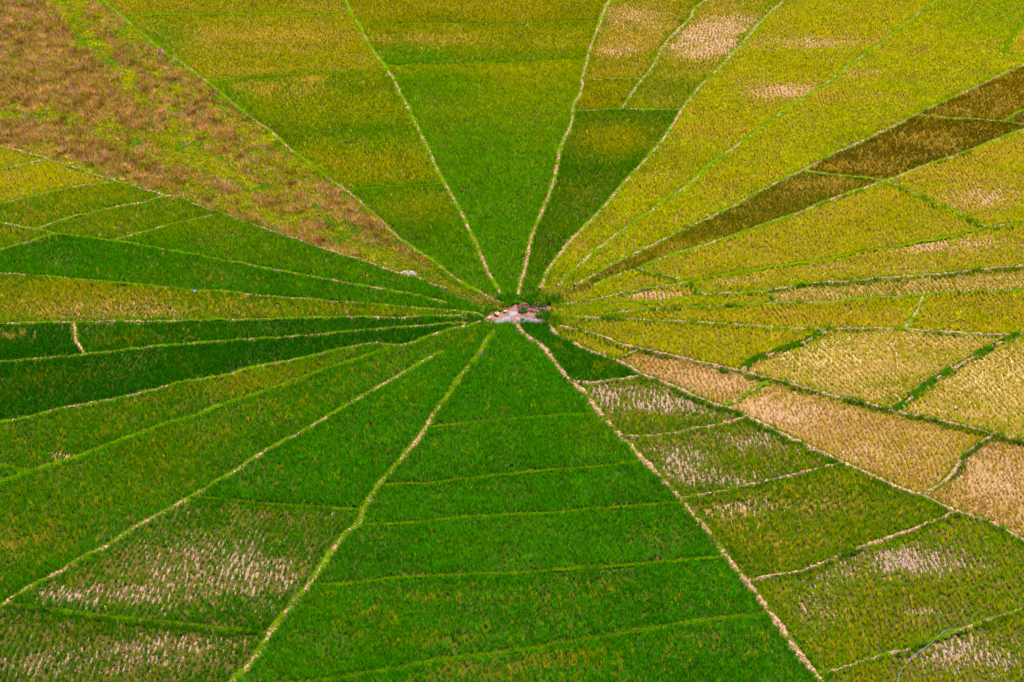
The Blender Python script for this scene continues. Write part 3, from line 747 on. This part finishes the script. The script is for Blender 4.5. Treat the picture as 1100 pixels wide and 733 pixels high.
def make_fallow(poly, V, tris, label):
    o = link('fallow_field', V, tris, M_SOIL['fallow'])
    tag(o, label, 'fallow field', None, 'thing')
    lo, hi = poly.min(0), poly.max(0); sp = .27
    A, B = np.meshgrid(np.arange(lo[0], hi[0], sp), np.arange(lo[1], hi[1], sp))
    P = np.stack([A.ravel(), B.ravel()], -1); P = P[inside(poly, P)]; P += rng.normal(0, .11, P.shape)
    px, py = plan(P); x, y = P.T
    W = np.zeros(len(P))
    for q in BROWN: W = np.maximum(W, inside(np.array(q, float), np.stack([px + (fbm(x, y, 3, 5) - .5) * 26, py + (fbm(x, y, 3, 8) - .5) * 18], -1)).astype(float))
    TR = np.zeros(len(P), bool)
    for q in TRACKS: TR |= inside(np.array(q, float), np.stack([px + (fbm(x, y, 3, 25) - .5) * 14, py + (fbm(x, y, 3, 38) - .5) * 10], -1))
    n1 = fbm(x, y, 2.5, 12); n2 = fbm(x, y, 9, 33); n3 = fbm(x, y * 2.2, 1.2, 51)
    p = np.where(W > 0, .92 - 1.0 * np.clip(.42 - n1, 0, 1) - .4 * (n3 < .36), .34 + 2.0 * (n3 - .50)) * np.where(TR & (W == 0), .06, 1) * np.where(TR & (W > 0), .8, 1)
    weed = rng.random(len(P)) < np.clip(p, 0, 1)
    G = P[~weed]; gx_, gy_ = G.T
    a = fbm(gx_, gy_, 3, 70)[:, None]; b = fbm(gx_, gy_, 1.1, 90)[:, None]
    far_ = np.clip((px[~weed] - 300) / 150, 0, 1)[:, None]
    c = np.array([.20, .21, .001]) * (1 - a) + np.array([.46, .46, .001]) * a
    c = np.where(b > .64, np.array([.12, .28, .004]), c); c = c * (1 - .5 * far_) + np.array([.10, .20, .002]) * .5 * far_
    ylw = rng.random((len(G), 1)) < .07; c = np.where(ylw, np.array([.42, .33, .06]), c) * (1 + rng.normal(0, .18, (len(G), 1)))
    v, t_, cc = blades(G, 12, .24 * (.6 + .9 * fbm(gx_, gy_, 1.5, 4)), .7, .052, .14, c, .2, V[0, 2])
    r1 = link('wild_grass', v, t_, M_LEAF, o, cc, np.array(o.location)); r1['kind'] = 'stuff'
    G = P[weed]; gx_, gy_ = G.T
    a = fbm(gx_, gy_, 1.6, 7)[:, None]
    a = np.clip((fbm(gx_, gy_, .8, 7, 2)[:, None] - .5) * 1.8 + .5, 0, 1)
    c = np.array([.15, .062, .012]) * (1 - a) + np.array([.52, .28, .085]) * a
    c = c * (1 + rng.normal(0, .22, (len(G), 1)))
    pk = rng.random((len(G), 1)) < .12; c = np.where(pk, np.array([.46, .27, .17]), c)
    og = rng.random((len(G), 1)) < .18; c = np.where(og, np.array([.30, .27, .004]), c)
    v, t_, cc = blades(G, 13, .50 * (.45 + .9 * fbm(gx_, gy_, .9, 44, 2)), .55, .042, .14, c, .25, V[0, 2])
    r2 = link('dead_weeds', v, t_, M_LEAF, o, cc, np.array(o.location)); r2['kind'] = 'stuff'
    r2['label'] = 'dead brown weeds in broken patches and bands'
    return o

def sheet(name, pts_px, z, mat, parent=None, n=4, jit=.05):
    q = np.array(catmull(list(pts_px) + [pts_px[0]], 1.0)[:-1]); P = ground(*q.T) + rng.normal(0, jit, (len(q), 2))
    tris = tessellate_polygon([[Vector((p[0], p[1], 0)) for p in P]])
    return link(name, np.column_stack([P, np.full(len(P), z)]), tris, mat, parent)

def rock_mesh(size, seed, flat=.5, subd=3):
    import bmesh
    bm = bmesh.new(); bmesh.ops.create_icosphere(bm, subdivisions=subd, radius=1)
    r = np.random.default_rng(seed); ax = r.normal(size=(9, 3)); ax /= np.linalg.norm(ax, axis=1)[:, None]; dd = r.uniform(.38, .85, 9)
    for v in bm.verts:
        c = np.array(v.co)
        for a, d in zip(ax, dd):
            k = c @ a
            if k > d: c = c - a * (k - d) * .9
        c += r.normal(0, .02, 3)
        v.co = Vector((c[0] * size[0] / 2 * (1 + .25 * c[1] * (seed % 3 - 1)), c[1] * size[1] / 2, (c[2] * .9 + .45) * size[2] / 2))
    vs = np.array([v.co[:] for v in bm.verts]); ts = np.array([[v.index for v in f.verts] for f in bm.faces]); bm.free()
    return vs, ts
def rock(px, py, w, d, h, mat, label, group=None, seed=1, z=.03, name='stone', cat='stone'):
    p = ground(px, py); v, t = rock_mesh((w, d, h), seed, subd=3)
    a = seed * 1.3; v = np.column_stack([v[:, 0] * math.cos(a * 0) + p[0], v[:, 1] + p[1], v[:, 2] + z])
    return tag(link(name, v, t, M_SOIL[mat], origin=np.array([p[0], p[1], z])), label, cat, group)
def clump(px, py, rx, ry, h, col, label, n=60, group=None):
    p = ground(px, py)
    a = rng.random(n) * 2 * math.pi; rr = np.sqrt(rng.random(n)); P = np.stack([p[0] + rr * rx * np.cos(a), p[1] + rr * ry * np.sin(a)], -1)
    c = np.array(col) * (1 + rng.normal(0, .25, (n, 1)))
    v, t, cc = blades(P, 16, h * (.6 + .6 * rng.random(n)), .55, .045, .12, c, .2, .03)
    return tag(link('grass_clump', v, t, M_LEAF, tint=cc), label, 'grass clump', group)

def make_hub(poly_px):
    poly = ground(*poly_px.T); tris = tessellate_polygon([[Vector((p[0], p[1], 0)) for p in poly]])
    tag(link('mud', np.column_stack([poly, np.full(len(poly), .02)]), tris, M_SOIL['hub']), kind='structure')

for f in FACES: make_field(f)
# --- the hub
tag(sheet('water', [(548, 333.8), (553.5, 334.7), (555.6, 337.6), (552.4, 339.3), (547.5, 342), (549, 344.7), (543.6, 347.6), (532.7, 347.1), (527.8, 346.4), (536, 344.2), (542.5, 341), (547, 337.6)], .035, M_WATER), kind='structure')
tag(sheet('water', [(552, 346.2), (557.8, 342.4), (565.5, 342), (574.2, 343), (580.7, 345.8), (576.4, 347.3), (565, 347.4), (553, 347.5)], .036, M_WATER), kind='structure')
def strew(name, px0, px1, py0, py1, n, smin, smax, mat, label, cat):
    vs, ts, c = [], [], 0
    for i in range(n):
        x_, y_ = rng.uniform(px0, px1), rng.uniform(py0, py1); p = ground(x_, y_); s_ = rng.uniform(smin, smax)
        v, t = rock_mesh((s_, s_ * .8, s_ * .8), 100 + i, subd=1); v = v + np.array([p[0], p[1], .02])
        vs.append(v); ts.append(t + c); c += len(v)
    o = link(name, np.concatenate(vs), np.concatenate(ts), M_SOIL[mat]); return tag(o, label, cat, None, 'stuff')
strew('rubble', 556, 588, 327.5, 336.5, 300, .08, .26, 'hub', 'reddish brown clods heaped behind the water at the hub', 'rubble')
rock(534, 338.6, .5, .8, .22, 'rock', 'largest pale tan stone at the end of the bund by the water', None, 3)
rock(542.5, 335.5, .34, .4, .12, 'rock', 'small pale stone between the big stone and the water', None, 4)
rock(524.5, 342.3, .5, .6, .14, 'rock', 'flat pale stone at the narrow tip of the mud hub', None, 5)
rock(517, 340.3, .34, .5, .2, 'rock', 'half buried tan stone where the yellowish wedge reaches the hub', None, 6)
rock(514, 347.3, .5, .5, .2, 'rock', 'tan stone lying in grass below the tip of the hub', None, 7)
rock(554, 349.6, .5, .5, .2, 'rock', 'pinkish stone on the edge of the bright green wedge below the water', None, 8)
rock(516, 382, .38, .45, .42, 'darkrock', 'dark purplish block of stone on the bund between green wedges', None, 9)
rock(670, 371, .42, .4, .24, 'darkrock', 'long dark stone lying on the tan bund', None, 10)
rock(685.5, 376.3, .26, .34, .34, 'darkrock', 'upright dark stone at the corner of the straw coloured plot', None, 12)
rock(638, 87, .55, .5, .12, 'rock', 'whitish flat slab at the end of a short grassy bund', None, 13)
rock(627.5, 92.3, .42, .4, .12, 'rock', 'whitish slab lying across the winding pale bund', None, 14)
for i, (x_, y_, w_) in enumerate([(431, 295, .4), (434, 294.2, .5), (437, 294.6, .55), (441, 295, .6), (444, 295.5, .55), (442, 297, .45), (438, 297.5, .4), (435, 297, .35), (445, 297, .35), (440, 293.5, .35)]):
    rock(x_, y_, w_, w_ * 1.6, .22, 'greyrock', 'pale grey stone in the small heap on the edge of the fallow field', 'grey stones heaped beside the fallow field', 20 + i)
clump(584, 340, .5, .75, .35, (.04, .17, .006), 'green tuft growing on the mud between rubble and water', 40)
clump(563, 335.2, .14, .3, .3, (.05, .16, .008), 'tiny grass tuft in front of the reddish clods', 10)
clump(561.5, 344.4, .10, .18, .12, (.06, .16, .01), 'tiny green islet standing in the water', 6)
clump(583, 324, 1.3, 1.0, .5, (.03, .13, .003), 'tall dark green clump behind the reddish rubble', 60)
clump(546, 324, .8, .9, .42, (.03, .14, .003), 'dark green clump between two bund ends above the hub', 45)
clump(596, 346, .55, .8, .36, (.03, .14, .003), 'dark green clump where the tan bunds leave the hub', 35)

# --- stake, hose and plastic scraps
def tube(name, pts, rad, mat, label=None, cat=None, parent=None, sides=8):
    pts = np.array(pts, float); n = len(pts); V = []; tg_ = np.gradient(pts, axis=0); tg_ /= np.linalg.norm(tg_, axis=1)[:, None]
    for i in range(n):
        u = np.cross(tg_[i], (0, 0, 1.) if abs(tg_[i][2]) < .9 else (1., 0, 0)); u /= np.linalg.norm(u); w = np.cross(u, tg_[i])
        r_ = rad[i] if hasattr(rad, '__len__') else rad
        for k in range(sides):
            a = 2 * math.pi * k / sides; V.append(pts[i] + (u * math.cos(a) + w * math.sin(a)) * r_)
    T = [(i * sides + k, i * sides + (k + 1) % sides, (i + 1) * sides + (k + 1) % sides, (i + 1) * sides + k) for i in range(n - 1) for k in range(sides)]
    o = link(name, V, T, mat, parent, smooth=True); return tag(o, label, cat) if label else o
HOSE = [(1022, 679), (1015, 682), (1010, 685.5), (1004, 690), (998, 695), (991, 701), (984, 706.5), (978, 711), (973, 717), (969, 722), (966, 728), (964, 735), (962, 746), (961, 760)]
hp = ground(*np.array(catmull(HOSE, 2.0)).T)
hz = .17 + .05 * np.sin(np.arange(len(hp)) * .35) + .03 * rng.random(len(hp))
tube('garden_hose', np.column_stack([hp, hz]), .022, mat_plain('blue_plastic', (.09, .16, .26), .5), 'thin grey blue hose curving over the grassy bund into the speckled rice', 'hose')
p = ground(624, 414); zz = np.linspace(0, .5, 6)
tube('stake', np.column_stack([p[0] + .02 * np.sin(zz * 9), np.full(6, p[1]), zz]), [.07, .065, .06, .06, .055, .03], mat_plain('grey_wood', (.16, .14, .17), .8), 'short dark grey stake standing where the pale bunds fork', 'stake')
rock(629, 413.3, .7, .4, .14, 'bund', 'pale heap of earth beside the grey stake', None, 31, name='earth_heap', cat='earth heap')
def scrap(px, py, s, h, mat, label):
    p = ground(px, py); r = np.random.default_rng(int(px)); n = 7
    A, B = np.meshgrid(np.linspace(-1, 1, n), np.linspace(-1, 1, n))
    Z = np.abs(r.normal(0, .35, A.shape)) * (1.2 - .5 * (A ** 2 + B ** 2))
    top = np.stack([p[0] + (A + r.normal(0, .12, A.shape)) * s / 2, p[1] + (B + r.normal(0, .12, A.shape)) * s / 2, h + Z * s], -1).reshape(-1, 3)
    bot = top - np.array([0, 0, .012])
    T = []
    for i in range(n - 1):
        for j in range(n - 1):
            a = i * n + j; T.append((a, a + 1, a + n + 1, a + n)); T.append((a + n * n, a + n + n * n, a + n + 1 + n * n, a + 1 + n * n))
    tag(link('plastic_scrap', np.concatenate([top, bot]), T, mat), label, 'litter')
scrap(209, 317, .2, .25, mat_plain('blue_film', (.05, .25, .55), .3), 'scrap of blue plastic under the long bund in the yellowish rice')
scrap(970, 439, .17, .15, mat_plain('turquoise_film', (.05, .60, .42), .3), 'turquoise plastic scrap at the foot of the weedy bund')
scrap(1026, 441, .15, .22, mat_plain('sky_blue_film', (.12, .45, .65), .3), 'pale blue plastic scrap among straw coloured rice')

# ------------------------------------------------------------------ light, sky, camera
w = bpy.data.worlds.new('World'); SC.world = w; w.use_nodes = True
nt = w.node_tree; bg = nt.nodes['Background']; sky = nt.nodes.new('ShaderNodeTexSky'); sky.sky_type = 'NISHITA'; sky.sun_disc = False
SUN_EL, SUN_AZ = math.radians(60), math.radians(28)     # azimuth measured from +Y towards +X: the sun stands beyond the fields
sky.sun_elevation = SUN_EL; sky.sun_rotation = SUN_AZ; sky.altitude = 1100
nt.links.new(sky.outputs[0], bg.inputs[0]); bg.inputs[1].default_value = .10
ld = bpy.data.lights.new('sun', 'SUN'); ld.energy = 4.6; ld.angle = math.radians(.6); ld.color = (1, .89, .70)
lo_ = bpy.data.objects.new('sun', ld); COL.objects.link(lo_)
d = Vector((math.sin(SUN_AZ) * math.cos(SUN_EL), math.cos(SUN_AZ) * math.cos(SUN_EL), math.sin(SUN_EL)))
lo_.rotation_euler = d.to_track_quat('Z', 'Y').to_euler(); lo_.location = (40, 200, 120)
cam = bpy.data.cameras.new('camera'); co = bpy.data.objects.new('camera', cam); COL.objects.link(co); SC.camera = co
cam.sensor_width = 36; cam.lens = 36 * F_PX / 1100; cam.clip_start = 1; cam.clip_end = 8000
co.location = (0, 0, H_CAM); co.rotation_euler = (math.pi / 2 - PITCH, 0, 0)
vs_ = SC.view_settings; SC.display_settings.display_device = 'sRGB'; vs_.view_transform = 'Standard'; vs_.look = 'None'; vs_.exposure = EXPOSURE; vs_.gamma = 1
SC.cycles.max_bounces = 5; SC.cycles.diffuse_bounces = 3; SC.cycles.transmission_bounces = 3
